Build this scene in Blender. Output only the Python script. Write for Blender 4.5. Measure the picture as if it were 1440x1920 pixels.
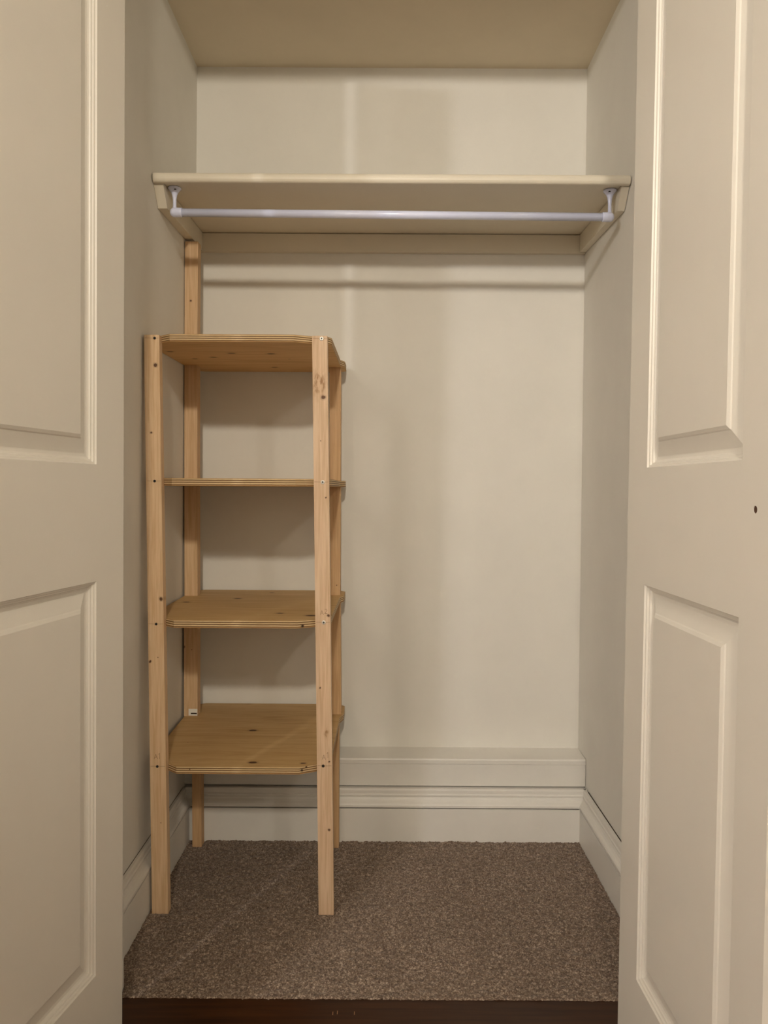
import bpy, bmesh, math, random
import numpy as np
from mathutils import Vector, Matrix

random.seed(7)
scene = bpy.context.scene
for o in list(bpy.data.objects):
    bpy.data.objects.remove(o)
COL = scene.collection

# ------------------------------------------------------------------ camera
cam_data = bpy.data.cameras.new('camera')
cam_data.sensor_fit = 'VERTICAL'
cam_data.sensor_height = 24.0
cam_data.lens = 1450.0 / 1920.0 * 24.0
cam_data.clip_start = 0.02
cam = bpy.data.objects.new('camera', cam_data)
COL.objects.link(cam)
fw = Vector((-0.00137873, 0.99957981, -0.02895337))
rt = Vector((0.99998081, 0.001553, 0.00599745))
up = Vector((-0.00603989, 0.02894455, 0.99956277))
M3 = Matrix((rt, up, -fw)).transposed()
cam.matrix_world = Matrix.Translation((0, 0, 1.10)) @ M3.to_4x4()
scene.camera = cam

# ------------------------------------------------------------------ world, lamps, exposure
w = bpy.data.worlds.new('world')
scene.world = w
w.use_nodes = True
w.node_tree.nodes['Background'].inputs[0].default_value = (0.9, 0.8, 0.65, 1)
w.node_tree.nodes['Background'].inputs[1].default_value = 0.02

def lamp(name, loc, energy, radius=0.03, color=(1.0, 0.945, 0.865)):
    d = bpy.data.lights.new(name, 'POINT')
    d.energy = energy
    d.shadow_soft_size = radius
    d.color = color
    o = bpy.data.objects.new(name, d)
    o.location = loc
    COL.objects.link(o)
    return o

lamp('ceiling_lamp_west', (-2.04, -1.68, 2.50), 25, 0.05, (1.0, 0.99, 1.0))
lamp('added_soft_light', (-1.35, -0.80, 2.20), 10, 0.32, (1.0, 0.93, 0.83))  # added soft source, unseen; blurs the door's shadow on the back wall
lamp('ceiling_lamp_east', (1.35, -1.68, 2.50), 7, 0.06, (1.0, 0.93, 0.82))
# added unseen spot aimed at the closet, cone falloff darkens the lower part
sd = bpy.data.lights.new('added_spot', 'SPOT')
sd.energy = 46
sd.spot_size = math.radians(70)
sd.spot_blend = 1.0
sd.shadow_soft_size = 0.08
sd.color = (1.0, 0.91, 0.77)
so = bpy.data.objects.new('added_spot', sd)
so.location = (0.02, -1.30, 2.50)
so.rotation_euler = (Vector((-0.20, 2.2, 1.74)) - so.location).to_track_quat('-Z', 'Y').to_euler()
COL.objects.link(so)

vs = scene.view_settings
scene.display_settings.display_device = 'sRGB'
vs.view_transform = 'Standard'
vs.look = 'None'
vs.gamma = 1.0
vs.use_curve_mapping = False
vs.exposure = 2.0

# ------------------------------------------------------------------ materials
def srgb(r, g, b):
    def c(v):
        v /= 255.0
        return v / 12.92 if v <= 0.04045 else ((v + 0.055) / 1.055) ** 2.4
    return (c(r), c(g), c(b), 1.0)

class NT:
    def __init__(self, name, rough=0.5):
        self.m = bpy.data.materials.new(name)
        self.m.use_nodes = True
        self.t = self.m.node_tree
        self.b = self.t.nodes['Principled BSDF']
        self.b.inputs['Roughness'].default_value = rough
        self.co = self.t.nodes.new('ShaderNodeTexCoord').outputs['Object']
    def n(self, typ, **k):
        nd = self.t.nodes.new(typ)
        for a, v in k.items():
            setattr(nd, a, v)
        return nd
    def link(self, a, b):
        self.t.links.new(a, b)
    def mapping(self, scale, src=None):
        mp = self.n('ShaderNodeMapping')
        mp.inputs['Scale'].default_value = scale
        self.link(src or self.co, mp.inputs['Vector'])
        return mp.outputs[0]
    def noise(self, vec, scale, detail=3, rough=0.5, dist=0.0):
        nd = self.n('ShaderNodeTexNoise')
        nd.inputs['Scale'].default_value = scale
        nd.inputs['Detail'].default_value = detail
        nd.inputs['Roughness'].default_value = rough
        nd.inputs['Distortion'].default_value = dist
        self.link(vec, nd.inputs['Vector'])
        return nd.outputs[0]
    def ramp(self, fac, stops):
        nd = self.n('ShaderNodeValToRGB')
        cr = nd.color_ramp
        while len(cr.elements) < len(stops):
            cr.elements.new(0.5)
        for e, (p, c) in zip(cr.elements, stops):
            e.position = p
            e.color = c
        self.link(fac, nd.inputs[0])
        return nd.outputs[0]
    def mix(self, fac, a, b, mode='MIX'):
        nd = self.n('ShaderNodeMix', data_type='RGBA', blend_type=mode)
        for s, v in ((0, fac), (6, a), (7, b)):
            if hasattr(v, 'is_output'):
                self.link(v, nd.inputs[s])
            else:
                nd.inputs[s].default_value = v
        return nd.outputs[2]
    def math(self, op, a, b=None):
        nd = self.n('ShaderNodeMath', operation=op)
        for s, v in ((0, a), (1, b)):
            if v is None:
                continue
            if hasattr(v, 'is_output'):
                self.link(v, nd.inputs[s])
            else:
                nd.inputs[s].default_value = v
        return nd.outputs[0]
    def bump(self, h, strength, dist):
        nd = self.n('ShaderNodeBump')
        nd.inputs['Strength'].default_value = strength
        nd.inputs['Distance'].default_value = dist
        self.link(h, nd.inputs['Height'])
        self.link(nd.outputs[0], self.b.inputs['Normal'])
    def out(self, col):
        if hasattr(col, 'is_output'):
            self.link(col, self.b.inputs['Base Color'])
        else:
            self.b.inputs['Base Color'].default_value = col
        return self.m

def paint(name, rgb, rough, mottle=0.03, bump=0.15, bscale=220):
    t = NT(name, rough)
    base = srgb(*rgb)
    dk = tuple(v * (1 - mottle * 2) for v in base[:3]) + (1,)
    n1 = t.noise(t.co, 7, 4, 0.6)
    c = t.ramp(n1, [(0.3, dk), (0.7, base)])
    n2 = t.noise(t.co, bscale, 3)
    t.bump(n2, bump, 0.0006)
    return t.out(c)

def knotted(t, col, knots, dark, ax=(0, 2), stretch=(1.0, 1.0), face='y'):
    """knots = (u, v, radius) ellipses in the board's own plane"""
    sep = t.n('ShaderNodeSeparateXYZ')
    nz = t.noise(t.co, 60, 2)
    add = t.n('ShaderNodeVectorMath', operation='MULTIPLY_ADD')
    add.inputs[1].default_value = (1, 1, 1)
    t.link(t.co, add.inputs[0])
    t.link(t.combine(nz, nz, nz, 0.006), add.inputs[2])
    t.link(add.outputs[0], sep.inputs[0])
    mask = None
    halo = None
    for (u, v, r) in knots:
        a = t.math('MULTIPLY', t.math('SUBTRACT', sep.outputs[ax[0]], u + 0.003), stretch[0] / r)
        b = t.math('MULTIPLY', t.math('SUBTRACT', sep.outputs[ax[1]], v + 0.003), stretch[1] / r)
        d = t.math('SQRT', t.math('ADD', t.math('MULTIPLY', a, a), t.math('MULTIPLY', b, b)))
        mask = d if mask is None else t.math('MINIMUM', mask, d)
    k = t.ramp(mask, [(0.0, (1, 1, 1, 1)), (0.42, (0.95, 0.95, 0.95, 1)), (0.55, (0.3, 0.3, 0.3, 1)), (0.95, (0, 0, 0, 1))])
    # scale: mask distance 2.5 radii -> 1
    return t.mix(k, col, dark)

def _combine(self, a, b, c, s):
    nd = self.n('ShaderNodeCombineXYZ')
    for i, v in enumerate((a, b, c)):
        self.link(self.math('MULTIPLY', v, s), nd.inputs[i])
    return nd.outputs[0]
NT.combine = _combine

def pine(name, knots, tint=(214, 180, 138), tint2=(196, 158, 114), blotch=None):
    t = NT(name, 0.62)
    v = t.mapping((1, 1, 0.045))
    n1 = t.noise(v, 170, 3, 0.55, 0.4)
    c = t.ramp(n1, [(0.35, srgb(*tint2)), (0.62, srgb(*tint))])
    v2 = t.mapping((1, 1, 0.25))
    n2 = t.noise(v2, 22, 3)
    c = t.mix(t.math('MULTIPLY', n2, 0.35), c, srgb(206, 160, 124))
    kk = [(u, z, r * 2.2) for (u, z, r) in knots]
    if kk:
        c = knotted(t, c, kk, srgb(86, 52, 26), ax=(0, 2))
    if blotch:
        kb = [(u, z, r) for (u, z, r) in blotch]
        c2 = knotted(t, c, kb, srgb(158, 118, 78), ax=(0, 2), stretch=(1.0, 0.55))
        nb = t.ramp(t.noise(t.mapping((1, 1, .4)), 140, 3), [(0.4, (0, 0, 0, 1)), (0.6, (1, 1, 1, 1))])
        c = t.mix(nb, c, c2)
    t.bump(n1, 0.12, 0.0008)
    return t.out(c)

def plywood(name, knots, k=1.0):
    t = NT(name, 0.6)
    v = t.mapping((0.12, 1, 1))
    n1 = t.noise(v, 45, 4, 0.6, 0.8)
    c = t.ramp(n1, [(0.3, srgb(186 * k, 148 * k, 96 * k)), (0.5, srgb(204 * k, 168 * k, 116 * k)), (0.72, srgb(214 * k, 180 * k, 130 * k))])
    n2 = t.noise(t.mapping((0.3, 1, 1)), 7, 3)
    c = t.mix(t.math('MULTIPLY', n2, 0.5), c, srgb(190, 154, 96))
    kk = [(x, y, r * 2.7) for (x, y, r) in knots]
    c = knotted(t, c, kk, srgb(70, 40, 18), ax=(0, 1), stretch=(0.75, 1.3))
    t.bump(n1, 0.1, 0.0008)
    return t.out(c)

def ply_edge(name):
    t = NT(name, 0.7)
    uv = t.n('ShaderNodeTexCoord').outputs['UV']
    sep = t.n('ShaderNodeSeparateXYZ')
    t.link(uv, sep.inputs[0])
    lt, dk = srgb(232, 206, 160), srgb(92, 58, 28)
    md = srgb(176, 138, 88)
    st = [(0.0, md), (0.10, md), (0.13, dk), (0.2, dk), (0.24, lt), (0.36, lt), (0.4, dk), (0.5, dk), (0.54, lt),
          (0.64, lt), (0.68, dk), (0.78, dk), (0.82, lt), (0.91, lt), (0.94, md), (1.0, md)]
    n0 = t.noise(t.mapping((1, 1, 3)), 26, 3)
    f = t.math('ADD', sep.outputs[1], t.math('MULTIPLY', t.math('SUBTRACT', n0, 0.5), 0.06))
    c = t.ramp(f, st)
    n1 = t.noise(t.mapping((1, 1, 2)), 60, 3)
    c = t.mix(t.math('MULTIPLY', n1, 0.45), c, srgb(160, 122, 72))
    c = knotted(t, c, [(-.2115, .373, .006), (-.2, .381, .004), (-.2105, .748, .007), (-.575, .752, .004), (-.5, .3755, .003)], srgb(58, 34, 16), ax=(0, 2))
    t.bump(f, 0.15, 0.001)
    return t.out(c)

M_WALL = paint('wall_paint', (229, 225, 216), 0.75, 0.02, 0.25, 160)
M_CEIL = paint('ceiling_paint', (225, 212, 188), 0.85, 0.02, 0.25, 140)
M_DOOR = paint('door_paint', (229, 223, 212), 0.38, 0.012, 0.12, 300)
M_TRIM = paint('trim_paint', (229, 225, 217), 0.42, 0.03, 0.2, 120)
M_SHELF = paint('shelf_paint', (225, 216, 197), 0.45, 0.025, 0.2, 150)
M_ROOM = paint('room_paint', (234, 228, 214), 0.8)
M_GAP_SHADE = NT('gap_shade', 0.9).out(srgb(58, 42, 28))  # dark colour standing in for shade inside open joints

def rail_mat():
    t = NT('white_enamel', 0.22)
    t.b.inputs['Coat Weight'].default_value = 0.6
    t.b.inputs['Coat Roughness'].default_value = 0.12
    c = t.ramp(t.noise(t.co, 12, 2), [(0.3, srgb(216, 221, 248)), (0.7, srgb(224, 229, 252))])
    return t.out(c)
M_RAIL = rail_mat()

def steel():
    t = NT('zinc_screw', 0.35)
    t.b.inputs['Metallic'].default_value = 0.35
    c = t.ramp(t.noise(t.co, 900, 2), [(0.3, srgb(196, 192, 184)), (0.7, srgb(232, 228, 220))])
    return t.out(c)
M_STEEL = steel()
M_SLOT = NT('screw_slot', 0.8).out(srgb(26, 22, 18))
M_PENCIL = NT('pencil_line', 0.9).out(srgb(118, 84, 56))

def carpet_mat():
    t = NT('carpet_pile', 0.95)
    n1 = t.noise(t.co, 260, 3, 0.7)
    n2 = t.noise(t.co, 90, 3, 0.7)
    n3 = t.noise(t.co, 5, 3)
    f = t.math('ADD', t.math('MULTIPLY', n1, 0.65), t.math('MULTIPLY', n2, 0.35))
    c = t.ramp(f, [(0.36, srgb(58, 42, 33)), (0.5, srgb(120, 99, 82)), (0.64, srgb(208, 190, 170))])
    n4 = t.ramp(t.noise(t.co, 14, 3, 0.6), [(0.38, (0, 0, 0, 1)), (0.66, (1, 1, 1, 1))])
    c = t.mix(t.math('MULTIPLY', n3, 0.3), c, srgb(122, 101, 84))
    c = t.mix(t.math('MULTIPLY', n4, 0.22), c, srgb(80, 66, 48))
    t.b.inputs['Sheen Weight'].default_value = 0.15
    return t.out(c)
M_CARPET = carpet_mat()

def darkwood(name, a, b):
    t = NT(name, 0.38)
    t.b.inputs['Specular IOR Level'].default_value = 0.22
    n1 = t.noise(t.mapping((0.06, 1, 1)), 70, 4, 0.6, 0.5)
    c = t.ramp(n1, [(0.3, srgb(*a)), (0.7, srgb(*b))])
    t.bump(n1, 0.15, 0.0006)
    return t.out(c)
M_THRESH = darkwood('dark_threshold_wood', (44, 24, 12), (66, 38, 18))
M_PLANK = darkwood('floor_plank_wood', (78, 46, 26), (108, 70, 40))

# ------------------------------------------------------------------ mesh helpers
def tag(o, label=None, cat=None, group=None, kind=None):
    if label: o['label'] = label
    if cat: o['category'] = cat
    if group: o['group'] = group
    if kind: o['kind'] = kind
    return o

def link_mesh(name, me, parent=None):
    o = bpy.data.objects.new(name, me)
    COL.objects.link(o)
    if parent is not None:
        o.parent = parent
    return o

def empty(name, loc=(0, 0, 0)):
    o = bpy.data.objects.new(name, None)
    o.empty_display_size = 0.05
    COL.objects.link(o)
    o.location = loc
    return o

def finish(bm, name, mats, parent=None, bevel=0, smooth=False, seg=2):
    if bevel:
        es = [e for e in bm.edges if len(e.link_faces) == 2 and e.calc_face_angle(0) > 0.5]
        bmesh.ops.bevel(bm, geom=es, offset=bevel, segments=seg, affect='EDGES', profile=0.5)
    bmesh.ops.recalc_face_normals(bm, faces=bm.faces)
    if smooth:
        for f in bm.faces: f.smooth = True
    me = bpy.data.meshes.new(name)
    bm.to_mesh(me); bm.free()
    for m in (mats if isinstance(mats, (list, tuple)) else [mats]):
        me.materials.append(m)
    o = link_mesh(name, me, None)
    if parent is not None:                      # geometry is authored in world units
        o.parent = parent
        o.matrix_parent_inverse = Matrix.Translation(-Vector(parent.location))
    return o

def hexa(bm, p):
    """p = 8 points: bottom 0-3 ccw, top 4-7"""
    v = [bm.verts.new(q) for q in p]
    fs = []
    for f in ((0, 3, 2, 1), (4, 5, 6, 7), (0, 1, 5, 4), (1, 2, 6, 5), (2, 3, 7, 6), (3, 0, 4, 7)):
        fs.append(bm.faces.new([v[i] for i in f]))
    return v

def box(bm, x0, x1, y0, y1, z0, z1):
    return hexa(bm, [(x0, y0, z0), (x1, y0, z0), (x1, y1, z0), (x0, y1, z0),
                     (x0, y0, z1), (x1, y0, z1), (x1, y1, z1), (x0, y1, z1)])

def boxobj(name, mat, x0, x1, y0, y1, z0, z1, parent=None, bevel=0):
    bm = bmesh.new(); box(bm, x0, x1, y0, y1, z0, z1)
    return finish(bm, name, mat, parent, bevel)

def loft(bm, rings, close_ring=True, cap=True):
    vv = [[bm.verts.new(p) for p in r] for r in rings]
    n = len(vv[0])
    for a, b in zip(vv[:-1], vv[1:]):
        for i in range(n if close_ring else n - 1):
            j = (i + 1) % n
            bm.faces.new((a[i], a[j], b[j], b[i]))
    if cap:
        bm.faces.new(vv[0][::-1]); bm.faces.new(vv[-1])
    return vv

def lathe(bm, prof, origin, axis='z', seg=24):
    """prof = list of (r, h); h runs along the axis"""
    rings = []
    for r, h in prof:
        ring = []
        for k in range(seg):
            a = 2 * math.pi * k / seg
            c, s = r * math.cos(a), r * math.sin(a)
            if axis == 'z': q = (c, s, h)
            elif axis == 'x': q = (h, c, s)
            else: q = (c, h, s)
            ring.append(tuple(origin[i] + q[i] for i in range(3)))
        rings.append(ring)
    loft(bm, rings)

def disc_mesh(bm, c, r, y0, y1, seg=16):
    lathe(bm, [(r, y0 - c[1]), (r, y1 - c[1])], c, 'y', seg)

# ------------------------------------------------------------------ closet shell
YB = 2.53            # back wall plane
XLB, XLT = -0.634, -0.612
XR = 0.642
ZC = 2.457
YF = 1.67            # inner face of the front wall
OUT = 0.10
Z0 = -0.014

bm = bmesh.new()
box(bm, -0.80, 0.80, YB, YB + OUT, Z0 - 0.1, 2.70)
tag(finish(bm, 'wall_back', M_WALL), kind='structure')
bm = bmesh.new()
hexa(bm, [(XLB - OUT, YF, Z0 - 0.1), (XLB, YF, Z0 - 0.1), (XLB, YB, Z0 - 0.1), (XLB - OUT, YB, Z0 - 0.1),
          (XLT - OUT, YF, 2.70), (XLT, YF, 2.70), (XLT, YB, 2.70), (XLT - OUT, YB, 2.70)])
tag(finish(bm, 'wall_left', M_WALL), kind='structure')
bm = bmesh.new()
box(bm, XR, XR + OUT, YF, YB, Z0 - 0.1, 2.70)
tag(finish(bm, 'wall_right', M_WALL), kind='structure')
bm = bmesh.new()
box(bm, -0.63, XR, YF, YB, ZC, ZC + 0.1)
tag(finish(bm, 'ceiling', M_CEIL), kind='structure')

# wall with the opening the doors hang in (three faces joined as one wall)
JL, JR, HEAD = -0.575, 0.535, 2.445
RX0, RX1, RY0, RZ = -3.0, 2.3, -3.0, 2.56
bm = bmesh.new()
box(bm, RX0, JL, 1.57, YF, Z0, RZ)
box(bm, JR, RX1, 1.57, YF, Z0, RZ)
box(bm, JL, JR, 1.57, YF, HEAD, RZ)
tag(finish(bm, 'wall_front', M_ROOM), kind='structure')
# the room in front of the closet
for nm, b in (('wall_room_left', (RX0 - 0.1, RX0, RY0, YF, Z0, RZ)), ('wall_room_right', (RX1, RX1 + 0.1, RY0, YF, Z0, RZ)),
              ('wall_room_rear', (RX0, RX1, RY0 - 0.1, RY0, Z0, RZ)), ('ceiling_room', (RX0, RX1, RY0, YF - 0.1, RZ, RZ + 0.1))):
    tag(boxobj(nm, M_ROOM, *b), kind='structure')
fl = tag(boxobj('floor', M_PLANK, RX0, RX1, RY0, YB, Z0 - 0.06, Z0 - 0.004), kind='structure')
# plank floor of the room, individual boards
y = 1.497
i = 0
plank_me = None
while y > RY0 + 0.2:
    xs = RX0 + 0.02
    off = [0.0, 0.7, 0.35][i % 3]
    xx = xs
    while xx < RX1 - 0.05:
        L = 1.75 - (off if xx == xs else 0)
        L = min(L, RX1 - 0.01 - xx)
        if L > 0.05:
            o = boxobj('plank', M_PLANK, xx, xx + L - 0.002, y - 0.126, y - 0.001, Z0 - 0.004, Z0, fl)
        xx += L
    y -= 0.127
    i += 1

# threshold strip under the doors
bm = bmesh.new()
box(bm, JL, JR, 1.498, 1.648, Z0 - 0.004, -0.003)
th_ = tag(finish(bm, 'trim_1', M_THRESH, bevel=0.003), kind='structure')
M_SCR = NT('scratch', 0.7).out(srgb(150, 112, 78))
for (sx, sy, sl) in ((-0.1045, 1.592, 0.010), (-0.0950, 1.594, 0.011), (-0.0590, 1.593, 0.010)):
    boxobj('scratch', M_SCR, sx, sx + 0.0016, sy, sy + sl, -0.0031, -0.0027, th_)

# door linings (jambs and head)
bm = bmesh.new()
box(bm, JL - 0.001, JL + 0.006, 1.575, YF + 0.001, Z0, HEAD)
box(bm, JR - 0.006, JR + 0.001, 1.575, YF + 0.001, Z0, HEAD)
box(bm, JL, JR, 1.575, YF, HEAD - 0.006, HEAD + 0.001)
tag(finish(bm, 'trim_2', M_TRIM), kind='structure')

# ------------------------------------------------------------------ skirtings
SK = [(0.0, -0.012), (0.028, -0.012), (0.028, 0.1020), (0.0230, 0.1026), (0.0230, 0.1056), (0.0285, 0.1064), (0.0285, 0.113), (0.026, 0.117),
      (0.021, 0.122), (0.0165, 0.128), (0.0145, 0.133), (0.0125, 0.1345), (0.0125, 0.1362), (0.0160, 0.138), (0.0160, 0.142), (0.0135, 0.145),
      (0.0135, 0.155), (0.012, 0.160), (0.0045, 0.160), (0.0045, 0.120), (0.0, 0.118)]
def skirt_x(name, xw, sgn, y0, y1, lean=0.0):
    bm = bmesh.new()
    rings = [[(xw + sgn * t, y, z) for t, z in SK] for y in (y0, y1)]
    loft(bm, rings)
    o = tag(finish(bm, name, M_TRIM), kind='structure')
    # painted shade strips: between the moulding and the wall, and under the moulding
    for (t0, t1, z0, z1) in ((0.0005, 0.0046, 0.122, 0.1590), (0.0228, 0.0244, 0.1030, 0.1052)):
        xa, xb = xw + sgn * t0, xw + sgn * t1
        boxobj('joint_shade', M_GAP_SHADE, min(xa, xb), max(xa, xb), y0 + 0.001, 2.39, z0, z1, o)
    return o
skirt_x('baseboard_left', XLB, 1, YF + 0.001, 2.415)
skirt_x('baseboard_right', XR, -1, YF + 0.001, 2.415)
YSK = 2.418
bm = bmesh.new()
loft(bm, [[(x, YSK - t, z) for t, z in SK] for x in (XLB + 0.001, XR - 0.001)])
bb = tag(finish(bm, 'baseboard_back', M_TRIM), kind='structure')
boxobj('joint_shade', M_GAP_SHADE, XLB + 0.03, XR - 0.03, YSK - 0.0244, YSK - 0.0228, 0.1030, 0.1052, bb)  # dark strip painted as groove shade under the moulding
# boxed ledge above the back skirting
bm = bmesh.new()
PR = [(YB, 0.1608), (2.430, 0.1608), (2.430, 0.2300), (2.4288, 0.2308), (2.427, 0.2318), (2.4265, 0.2440), (2.4285, 0.2475), (2.432, 0.2485), (YB, 0.2512)]
loft(bm, [[(x, yy, zz) for yy, zz in PR] for x in (-0.634, 0.6405)])
tag(finish(bm, 'trim_3', M_TRIM), kind='structure')
boxobj_gap = boxobj('trim_4', M_TRIM, -0.632, 0.640, 2.419, YB, -0.012, 0.1565)
tag(boxobj_gap, kind='structure')

# ------------------------------------------------------------------ carpet: dense uneven pile
nx, ny = 430, 300
cx0, cx1, cy0, cy1 = XLB + 0.0285, XR - 0.0285, 1.640, 2.392
rng = np.random.default_rng(3)
gx = np.linspace(cx0, cx1, nx); gy = np.linspace(cy0, cy1, ny)
X, Y = np.meshgrid(gx, gy)
def smooth(a, k):
    for _ in range(k):
        a = (a + np.roll(a, 1, 0) + np.roll(a, -1, 0) + np.roll(a, 1, 1) + np.roll(a, -1, 1)) / 5
    return a
h = rng.normal(0, 1, X.shape)
h2 = smooth(rng.normal(0, 1, X.shape), 6)
h = 0.0011 * h + 0.004 * h2
Zc = np.clip(h, -0.005, 0.006) - 0.001
for (a0, a1, b0, b1) in ((-0.5985, -0.5565, 1.975, 2.0), (-0.166, -0.127, 1.975, 2.0), (-0.587, -0.559, 2.35, 2.385), (-0.170, -0.1365, 2.35, 2.385)):
    foot = (X > a0 - 0.0065) & (X < a1 + 0.0065) & (Y > b0 - 0.0065) & (Y < b1 + 0.0065)
    Zc[foot] = np.minimum(Zc[foot], -0.0046)          # pile pressed flat under the feet
jx = rng.normal(0, 0.0007, X.shape); jy = rng.normal(0, 0.0007, X.shape)
jx[:, 0] = jx[:, -1] = 0; jy[-1, :] = 0
X = X + jx; Y = Y + jy
Y[0, :] += smooth(rng.normal(0, 0.004, (1, nx)), 1)[0]
Zc[0, :] = -0.011
# jambs narrow the carpet at the doorway
left_lim = np.where(Y < YF, JL + 0.008, cx0); right_lim = np.where(Y < YF, JR - 0.008, cx1)
X = np.clip(X, left_lim, right_lim)
verts = np.stack([X.ravel(), Y.ravel(), Zc.ravel()], 1)
idx = np.arange(nx * ny).reshape(ny, nx)
faces = np.stack([idx[:-1, :-1].ravel(), idx[:-1, 1:].ravel(), idx[1:, 1:].ravel(), idx[1:, :-1].ravel()], 1)
me = bpy.data.meshes.new('carpet')
me.vertices.add(len(verts)); me.vertices.foreach_set('co', verts.ravel())
me.loops.add(faces.size); me.loops.foreach_set('vertex_index', faces.ravel().astype(np.int32))
me.polygons.add(len(faces))
me.polygons.foreach_set('loop_start', np.arange(0, faces.size, 4, dtype=np.int32))
me.polygons.foreach_set('loop_total', np.full(len(faces), 4, dtype=np.int32))
me.update(); me.validate()
me.materials.append(M_CARPET)
cp = link_mesh('carpet', me)
tag(cp, 'mottled brown cut pile carpet covering the closet floor', 'carpet', kind='stuff')

# ------------------------------------------------------------------ panelled doors
PROF = [(0.0, 0.0), (0.0012, 0.0032), (0.0045, 0.0040), (0.0056, 0.0072), (0.0088, 0.0080), (0.0100, 0.0108), (0.0135, 0.0125),
        (0.0175, 0.0130)]
BEV = [(0.0175, 0.0130), (0.0195, 0.0130), (0.0455, 0.0048), (0.0475, 0.0030), (0.0530, 0.0003)]
def make_door(name, P0, lean, d, back, W, ztop, hole=None):
    """P0 hinge foot on the visible face, d unit vector towards the free edge, back = unit vector into the thickness"""
    d = Vector(d); back = Vector(back); T = 0.035
    def P(s, z, dep):
        return Vector(P0) + d * s + Vector((lean * z, 0, z)) + back * dep
    root = empty(name, P0)
    tag(root, kind='structure')
    Z = [-0.006, 0.168, 0.924, 1.144, 2.235, ztop]
    S = [0.0, 0.1005, 0.4710, W]
    bm = bmesh.new()
    grid = {}
    def V(s, z, dep):
        k = (round(s, 5), round(z, 5), round(dep, 5))
        if k not in grid: grid[k] = bm.verts.new(P(*k))
        return grid[k]
    for dep in (0.0, T):
        for i in range(3):
            for j in range(5):
                if i == 1 and j in (1, 3): continue
                bm.faces.new([V(S[i], Z[j], dep), V(S[i + 1], Z[j], dep), V(S[i + 1], Z[j + 1], dep), V(S[i], Z[j + 1], dep)])
    def wall(pts):
        for a, b in zip(pts, pts[1:] + pts[:1]):
            bm.faces.new([V(*a, 0.0), V(*b, 0.0), V(*b, T), V(*a, T)])
    outer = [(s, Z[0]) for s in S] + [(S[3], z) for z in Z[1:]] + [(s, Z[5]) for s in (S[2], S[1], S[0])] + [(S[0], z) for z in reversed(Z[1:5])]
    wall(outer)
    for j in (1, 3):
        wall([(S[1], Z[j]), (S[2], Z[j]), (S[2], Z[j + 1]), (S[1], Z[j + 1])])
    fr = finish(bm, 'door_frame', M_DOOR, root)
    if hole:
        hs, hz = hole
        cb = bmesh.new()
        n = 16; r = 0.0054
        ra = []
        for dep in (-0.004, 0.016):
            ra.append([P(hs + r * math.cos(2 * math.pi * k / n), hz + r * math.sin(2 * math.pi * k / n), dep) for k in range(n)])
        loft(cb, ra)
        cut = finish(cb, 'cutter', M_GAP_SHADE)
        md = fr.modifiers.new('b', 'BOOLEAN'); md.object = cut; md.operation = 'DIFFERENCE'; md.solver = 'EXACT'
        bpy.context.view_layer.update()
        dg = bpy.context.evaluated_depsgraph_get()
        me2 = bpy.data.meshes.new_from_object(fr.evaluated_get(dg))
        fr.modifiers.clear(); fr.data = me2
        bpy.data.objects.remove(cut)
        pb = bmesh.new()
        loft(pb, [[P(hs + 0.0053 * math.cos(2 * math.pi * k / n), hz + 0.0053 * math.sin(2 * math.pi * k / n), dep) for k in range(n)] for dep in (0.0010, 0.0155)])
        tag(finish(pb, 'screw_hole', M_HOLE, fr), 'small bare brown screw hole')
    for j in (1, 3):
        s0, s1, z0, z1 = S[1], S[2], Z[j], Z[j + 1]
        def ring(o, dep):
            return [P(s0 + o, z0 + o, dep), P(s1 - o, z0 + o, dep), P(s1 - o, z1 - o, dep), P(s0 + o, z1 - o, dep)]
        bm = bmesh.new()
        loft(bm, [ring(o, dp) for o, dp in PROF] + [ring(0.0175, T - 0.013)] + [ring(o, T - dp) for o, dp in reversed(PROF)][1:], cap=False)
        finish(bm, 'panel_moulding', M_DOOR, root)
        bm = bmesh.new()
        rr = [ring(o, dp) for o, dp in BEV]
        rb = [ring(o, T - dp) for o, dp in reversed(BEV)]
        loft(bm, rr[::-1][:], cap=False)
        bm.faces.new([bm.verts.new(p) for p in rr[-1]])
        loft(bm, rb, cap=False)
        bm.faces.new([bm.verts.new(p) for p in rb[0]])
        bmesh.ops.remove_doubles(bm, verts=bm.verts, dist=0.00001)
        loft(bm, [rr[0], rb[-1]], cap=False)
        finish(bm, 'panel', M_DOOR, root)
    return root
M_HOLE = NT('bare_wood_hole', 0.8).out(srgb(84, 56, 38))
make_door('door_1', (-0.5315, 1.550, 0.0), 0.0131 / 2.06, (-0.1716, -0.98517, 0), (-0.98517, 0.1716, 0), 0.561, 2.43)
make_door('door_2', (0.4815, 1.550, 0.0), 0.0106 / 2.065, (0.02085, -0.99978, 0), (0.99978, 0.02085, 0), 0.561, 2.43, hole=(0.510, 1.076))

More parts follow.
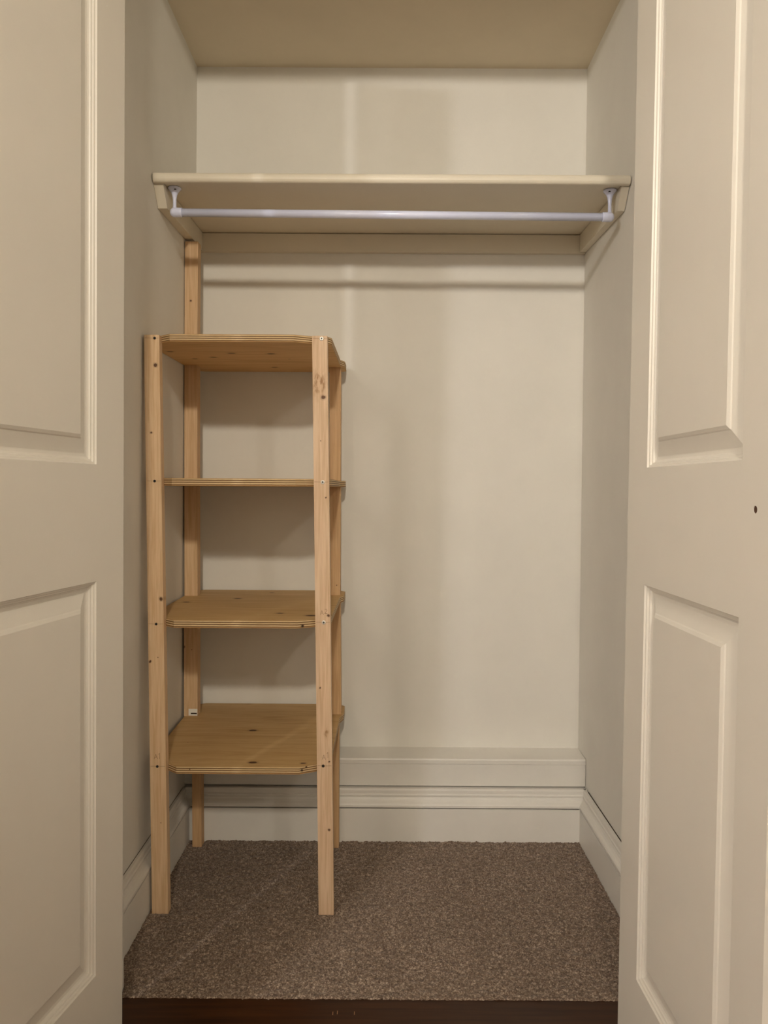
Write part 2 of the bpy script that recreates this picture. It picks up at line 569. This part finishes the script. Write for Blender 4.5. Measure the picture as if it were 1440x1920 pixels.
# ------------------------------------------------------------------ painted top shelf with cleats
sh = empty('shelf', (0.0, 2.06, 1.905))
tag(sh, 'cream painted closet shelf with rounded front edge, running wall to wall above the white rail', 'shelf')
bm = bmesh.new()
def shz(y): return 1.9095 + (y - 2.065) / (2.505 - 2.065) * 0.0135
hexa(bm, [(-0.6135, 2.066, shz(2.066)), (0.6385, 2.066, shz(2.066)), (0.6385, 2.527, shz(2.527)), (-0.6135, 2.527, shz(2.527)),
          (-0.6135, 2.066, shz(2.066) + 0.017), (0.6385, 2.066, shz(2.066) + 0.017), (0.6385, 2.527, shz(2.527) + 0.017), (-0.6135, 2.527, shz(2.527) + 0.017)])
finish(bm, 'shelf_board', M_SHELF, sh)
bm = bmesh.new()
rings = []
for x in (-0.6145, 0.6380):
    ring = [(x, 2.0655, 1.9040), (x, 2.0655, 1.9290)]
    for k in range(0, 9):
        a = math.pi / 2 + math.pi * k / 8
        ring.append((x, 2.058 + 0.0085 * math.cos(a), 1.9165 + 0.0125 * math.sin(a)))
    rings.append(ring)
loft(bm, rings)
tag(finish(bm, 'edge_moulding', M_SHELF, sh), 'half round front lip')
def clz(y): return 1.8545 + (y - 2.10) / 0.41 * 0.0115
def cleat_side(x0, x1):
    bm = bmesh.new()
    pts = [(2.069, 1.9035), (2.108, clz(2.10)), (2.509, clz(2.509)), (2.509, shz(2.509) - 0.0015), (2.069, shz(2.069) - 0.0015)]
    loft(bm, [[(x, yy, zz) for yy, zz in pts] for x in (x0, x1)])
    return finish(bm, 'cleat', M_SHELF, sh, bevel=0.001)
cleat_side(-0.6175, -0.5922)
cleat_side(0.6205, 0.6405)
bm = bmesh.new()
box(bm, -0.6165, 0.6405, 2.511, YB - 0.0005, 1.8640, shz(2.511) - 0.002)
finish(bm, 'cleat', M_SHELF, sh, bevel=0.001)

# ------------------------------------------------------------------ hanging rail
ra = empty('clothes_rail', (0.01, 2.11, 1.838))
tag(ra, 'white enamelled clothes rail hanging on two brackets below the closet shelf', 'rail')
zl, zr = 1.8445, 1.8385
xl, xr = -0.5730, 0.6010
def railz(x): return zl + (x - xl) / (xr - xl) * (zr - zl)
bm = bmesh.new()
rings = []
for x in (xl + 0.008, xr - 0.008):
    rings.append([(x, 2.11 + 0.0108 * math.cos(2 * math.pi * k / 28), railz(x) + 0.0108 * math.sin(2 * math.pi * k / 28)) for k in range(28)])
loft(bm, rings)
o = finish(bm, 'rail_tube', M_RAIL, ra, smooth=False)
for f in o.data.polygons: f.use_smooth = len(f.vertices) == 4
for x, zc, sg in ((xl, zl, -1), (xr, zr, 1)):
    bm = bmesh.new()
    ztop = shz(2.11) - 0.0010
    # trumpet flange + stem
    yb = 2.11
    lathe(bm, [(0.0175, ztop - zc), (0.0183, ztop - zc - 0.0015), (0.0175, ztop - zc - 0.0035), (0.0138, ztop - zc - 0.0075), (0.0098, ztop - zc - 0.0125),
               (0.0070, ztop - zc - 0.019), (0.0055, ztop - zc - 0.027), (0.0047, 0.032), (0.0047, 0.018), (0.0056, 0.010), (0.006, 0.002)],
          (x, yb, zc), 'z', 24)
    # socket: short sleeve with domed end
    prof = [(0.0121, 0.020), (0.0125, 0.018), (0.0125, -0.001)]
    for k in range(1, 7):
        a = math.pi / 2 * k / 6
        prof.append((max(0.0125 * math.cos(a), 0.0004), -0.001 - 0.0115 * math.sin(a)))
    prof = [(r, -sg * h_) for r, h_ in prof]
    lathe(bm, prof, (x, yb, zc), 'x', 24)
    o = finish(bm, 'bracket', M_RAIL, ra, smooth=True)
    bm = bmesh.new()
    for (dx, dy) in ((0.0040, -0.0108), (-0.0040, 0.0112)):
        lathe(bm, [(0.0034, ztop - zc - 0.009), (0.0034, ztop - zc - 0.0062), (0.002, ztop - zc - 0.0058)], (x - sg * dx, yb + dy, zc), 'z', 10)
    tag(finish(bm, 'bracket_screw', M_SLOT, o), 'dark screw in the bracket flange')

# ------------------------------------------------------------------ pine and plywood shelving unit
un = empty('shelving_unit', (-0.37, 2.24, 0.0))
tag(un, 'homemade pine and plywood shelving unit with four shelves standing on the carpet at the left', 'shelving unit')

def post(name, b, t, z0, z1, y0, y1, mat):
    """b, t = (x0, x1) at bottom and top"""
    bm = bmesh.new()
    hexa(bm, [(b[0], y0, z0), (b[1], y0, z0), (b[1], y1, z0), (b[0], y1, z0),
              (t[0], y0, z1), (t[1], y0, z1), (t[1], y1, z1), (t[0], y1, z1)])
    return finish(bm, name, mat, un, bevel=0.0015)

M_P1 = pine('pine_front_left', [(-0.5852, 1.4136, .0042), (-0.5966, 1.2418, .0022), (-0.5731, 0.8163, .0042), (-0.6009, 0.6551, .0024), (-0.582, 0.665, .0012), (-0.575, 0.235, .001)],
            (226, 198, 160), (206, 172, 130))
M_P2 = pine('pine_front_right', [(-0.1592, 1.3337, .0045), (-0.1656, 1.2227, .0012), (-0.1514, 1.0787, .0016), (-0.1448, 0.775, .0032), (-0.1646, 0.5889, .0018),
                                 (-0.1405, 0.397, .0018), (-0.1398, 0.2196, .0028)],
            (226, 200, 170), (204, 174, 140), blotch=[(-0.170, 1.368, 0.030), (-0.147, 0.470, 0.010)])
M_P3 = pine('pine_rear_left', [(-0.5989, 1.6747, .0026), (-0.6218, 0.6087, .0030), (-0.597, 0.60, .001)], (216, 186, 146), (198, 164, 122))
M_P4 = pine('pine_rear_right', [(-0.150, 0.80, .0012)], (208, 172, 126), (190, 152, 106))
FZ = -0.004
f1 = post('front_post', (-0.5985, -0.5565), (-0.6150, -0.5765), FZ, 1.4895, 1.975, 2.000, M_P1)
f2 = post('front_post', (-0.1660, -0.1270), (-0.1880, -0.1495), FZ, 1.4893, 1.975, 2.000, M_P2)

# plywood boards ---------------------------------------------------------------
# (front top z, rear top z, thickness, knots (x,y,r), lateral lean)
BO = [
    (0.3838, 0.3945, 0.0195, [(-0.3854, 2.2557, .006), (-0.342, 2.003, .006), (-0.21, 2.0, .004), (-0.55, 2.15, .001)], 0.006),
    (0.7626, 0.7691, 0.0200, [(-0.4449, 2.3364, .006), (-0.2827, 2.083, .0055), (-0.195, 2.050, .008), (-0.582, 2.2645, .006), (-0.36, 2.46, .004)], 0.003),
    (1.1263, 1.1263, 0.0190, [(-0.3, 2.2, .005), (-0.5, 2.35, .005)], 0.0),
    (1.4916, 1.4985, 0.0188, [(-0.593, 2.135, .005), (-0.4284, 2.1547, .006), (-0.3197, 2.1596, .006), (-0.4947, 2.2267, .005), (-0.5554, 2.2562, .0045), (-0.3462, 2.4173, .005), (-0.28, 2.25, .002)], -0.003),
]
M_EDGE = ply_edge('plywood_edge')
def board(i):
    zf, zr_, th, kn, dx = BO[i]
    xl_, xr_ = -0.6195, -0.1400
    # the front posts lean, so the notches shift with height
    zz = zf
    pl = -0.5565 - 0.0200 * zz / 1.49      # inner face of left post
    pr = -0.1660 - 0.0220 * zz / 1.49      # inner face of right post
    po = -0.1270 - 0.0225 * zz / 1.49
    out = [(pl + 0.0005, 2.0015), (pl + 0.0005, 1.996), (pl + 0.027, 1.9735), (pr - 0.046, 1.9735), (pr - 0.0005, 1.9965), (pr - 0.0005, 2.0015), (po - 0.001, 2.0015),
           (xr_ - 0.001, 2.022), (xr_ + 0.001 + dx * 0.3, 2.385), (xr_ + 0.0125, 2.420), (xr_ + 0.0125, 2.500), (xr_ - 0.010, 2.522), (-0.585, 2.5235), (-0.612, 2.505), (xl_, 2.46),
           (xl_, 2.16), (-0.600, 2.0015)]
    if i == 2:
        out[4] = (pr - 0.0005, 1.9965)
    def zt(y): return zf + (zr_ - zf) * (y - 1.975) / (2.522 - 1.975)
    bm = bmesh.new()
    uvl = bm.loops.layers.uv.new('uv')
    e = 0.0009
    bot = [bm.verts.new((x, y, zt(y) - th)) for x, y in out]
    top = [bm.verts.new((x, y, zt(y))) for x, y in out]
    fb = bm.faces.new(bot[::-1]); ft = bm.faces.new(top)
    n = len(out)
    for k in range(n):
        j = (k + 1) % n
        f = bm.faces.new((bot[k], bot[j], top[j], top[k]))
        f.material_index = 1
        for lp, vv in zip(f.loops, (0, 0, 1, 1)):
            lp[uvl].uv = (lp.vert.co.x + lp.vert.co.y, vv)
    bmesh.ops.recalc_face_normals(bm, faces=bm.faces)
    return finish(bm, 'shelf_board', [plywood('plywood_face_%d' % i, kn, (0.96, 0.98, 1.05, 1.13)[i]), M_EDGE], un)  # upper boards painted lighter, as if better lit
for i in range(4): board(i)

def zb_top(i, y):
    zf, zr_, th = BO[i][:3]
    return zf + (zr_ - zf) * (y - 1.975) / 0.547
def zb_bot(i, y): return zb_top(i, y) - BO[i][2]

# rear posts: lengths cut to sit between the boards
def rear(i0, i1, xb, xt, y0, y1, mat, ztop=None, zbot=None):
    z0 = zb_top(i0, y0) + 0.0003 if zbot is None else zbot
    z1 = zb_bot(i1, y0) - 0.0003 if ztop is None else ztop
    return post('rear_post', xb, xt, z0, z1, y0, y1, mat)
p_base = rear(0, 1, (-0.6215, -0.5795), (-0.6210, -0.5790), 2.385, 2.423, M_P3)
rear(1, 2, (-0.6195, -0.5790), (-0.6195, -0.5795), 2.385, 2.423, M_P3)
rear(2, 3, (-0.6195, -0.5795), (-0.6190, -0.5790), 2.385, 2.423, M_P3)
rear(3, 3, (-0.6190, -0.5795), (-0.6165, -0.5765), 2.385, 2.423, M_P3, ztop=1.8545)
post('rear_leg', (-0.5870, -0.5590), (-0.5890, -0.5610), FZ, zb_bot(0, 2.35) - 0.0003, 2.350, 2.385, M_P4)
rear(0, 1, (-0.1700, -0.1345), (-0.1735, -0.1385), 2.412, 2.450, M_P4)
rear(1, 2, (-0.1745, -0.1390), (-0.1745, -0.1395), 2.412, 2.450, M_P4)
rear(2, 3, (-0.1745, -0.1395), (-0.1750, -0.1400), 2.412, 2.450, M_P4)
post('rear_leg', (-0.1700, -0.1365), (-0.1720, -0.1370), FZ, zb_bot(0, 2.355) - 0.0003, 2.350, 2.385, M_P4)

# screws and pencil lines on the front posts
SCL = [(-0.5878, 1.481), (-0.5887, 1.1183), (-0.5856, 0.7517), (-0.5837, 0.3825)]
SCR = [(-0.1638, 1.4821), (-0.1597, 1.1181), (-0.1557, 0.7585), (-0.1556, 0.3867)]
def screw(x, z, par, r, bright):
    bm = bmesh.new()
    lathe(bm, [(r, -0.0004), (r, -0.0012), (r * 0.72, -0.0016), (r * 0.34, -0.0016)], (x, 1.975, z), 'y', 18)
    o = finish(bm, 'screw', M_STEEL if bright else M_SLOT, par)
    bm = bmesh.new()
    s = r * 0.5; q = r * 0.17
    box(bm, x - s, x + s, 1.9732, 1.9738, z - q, z + q)
    box(bm, x - q, x + q, 1.9731, 1.9738, z - s, z + s)
    finish(bm, 'cross_slot', M_SLOT, par)
for k, (x, z) in enumerate(SCL): screw(x, z, f1, 0.0034, False)
for k, (x, z) in enumerate(SCR): screw(x, z, f2, (0.0052, 0.0050, 0.0050, 0.0038)[k], k < 3)
def strokes(name, par, segs, wd=0.0007, yy=1.9747):
    bm = bmesh.new()
    for (a, b) in segs:
        a = Vector((a[0], 0, a[1])); b = Vector((b[0], 0, b[1]))
        dd = (b - a).normalized(); nn = Vector((-dd.z, 0, dd.x)) * wd / 2
        pts = [a - nn, b - nn, b + nn, a + nn]
        loft(bm, [[(p.x, y_, p.z) for p in pts] for y_ in (yy, yy + 0.0003)])
    return finish(bm, name, M_PENCIL, par)
def postx(side, z):
    if side == 0: return (-0.5985 - 0.0165 * z / 1.49 + .0016, -0.5565 - 0.0200 * z / 1.49 - .0016)
    return (-0.1660 - 0.0220 * z / 1.49 + .0016, -0.1270 - 0.0225 * z / 1.49 - .0016)
for side, par, sc in ((0, f1, SCL), (1, f2, SCR)):
    for (x, z) in sc:
        a, b = postx(side, z)
        strokes('pencil_line', par, [((a, z + .0005), (x - .004, z)), ((x + .004, z), (b, z + .0003))], 0.0006)
def letterA(x, z, s): return [((x, z), (x + s * .35, z + s)), ((x + s * .35, z + s), (x + s * .75, z)), ((x + s * .12, z + s * .38), (x + s * .62, z + s * .38))]
def digit2(x, z, s): return [((x, z + s * .8), (x + s * .25, z + s)), ((x + s * .25, z + s), (x + s * .5, z + s * .75)), ((x + s * .5, z + s * .75), (x, z)), ((x, z), (x + s * .55, z + s * .05))]
def digit1(x, z, s): return [((x, z + s * .75), (x + s * .2, z + s)), ((x + s * .2, z + s), (x + s * .2, z))]
strokes('pencil_mark', f2, letterA(-0.1645, 0.778, 0.011) + digit2(-0.1530, 0.781, 0.012), 0.0007)
strokes('pencil_mark', f2, letterA(-0.1585, 0.403, 0.012) + digit1(-0.1465, 0.407, 0.015), 0.0007)
strokes('pencil_mark', f1, letterA(-0.5920, 0.402, 0.012) + digit1(-0.5810, 0.402, 0.015), 0.0007)

# white price sticker at the foot of the rear left post
M_STK = NT('sticker_paper', 0.6).out(srgb(232, 228, 218))
M_BAR = NT('sticker_print', 0.6).out(srgb(48, 34, 28))
bm = bmesh.new()
box(bm, -0.6070, -0.5798, 2.3838, 2.3846, 0.3945, 0.4150)
st = tag(finish(bm, 'sticker', M_STK, p_base), 'small white paper sticker with a dark bar')
boxobj('printed_bar', M_BAR, -0.6000, -0.5812, 2.3834, 2.3838, 0.3990, 0.4030, st)
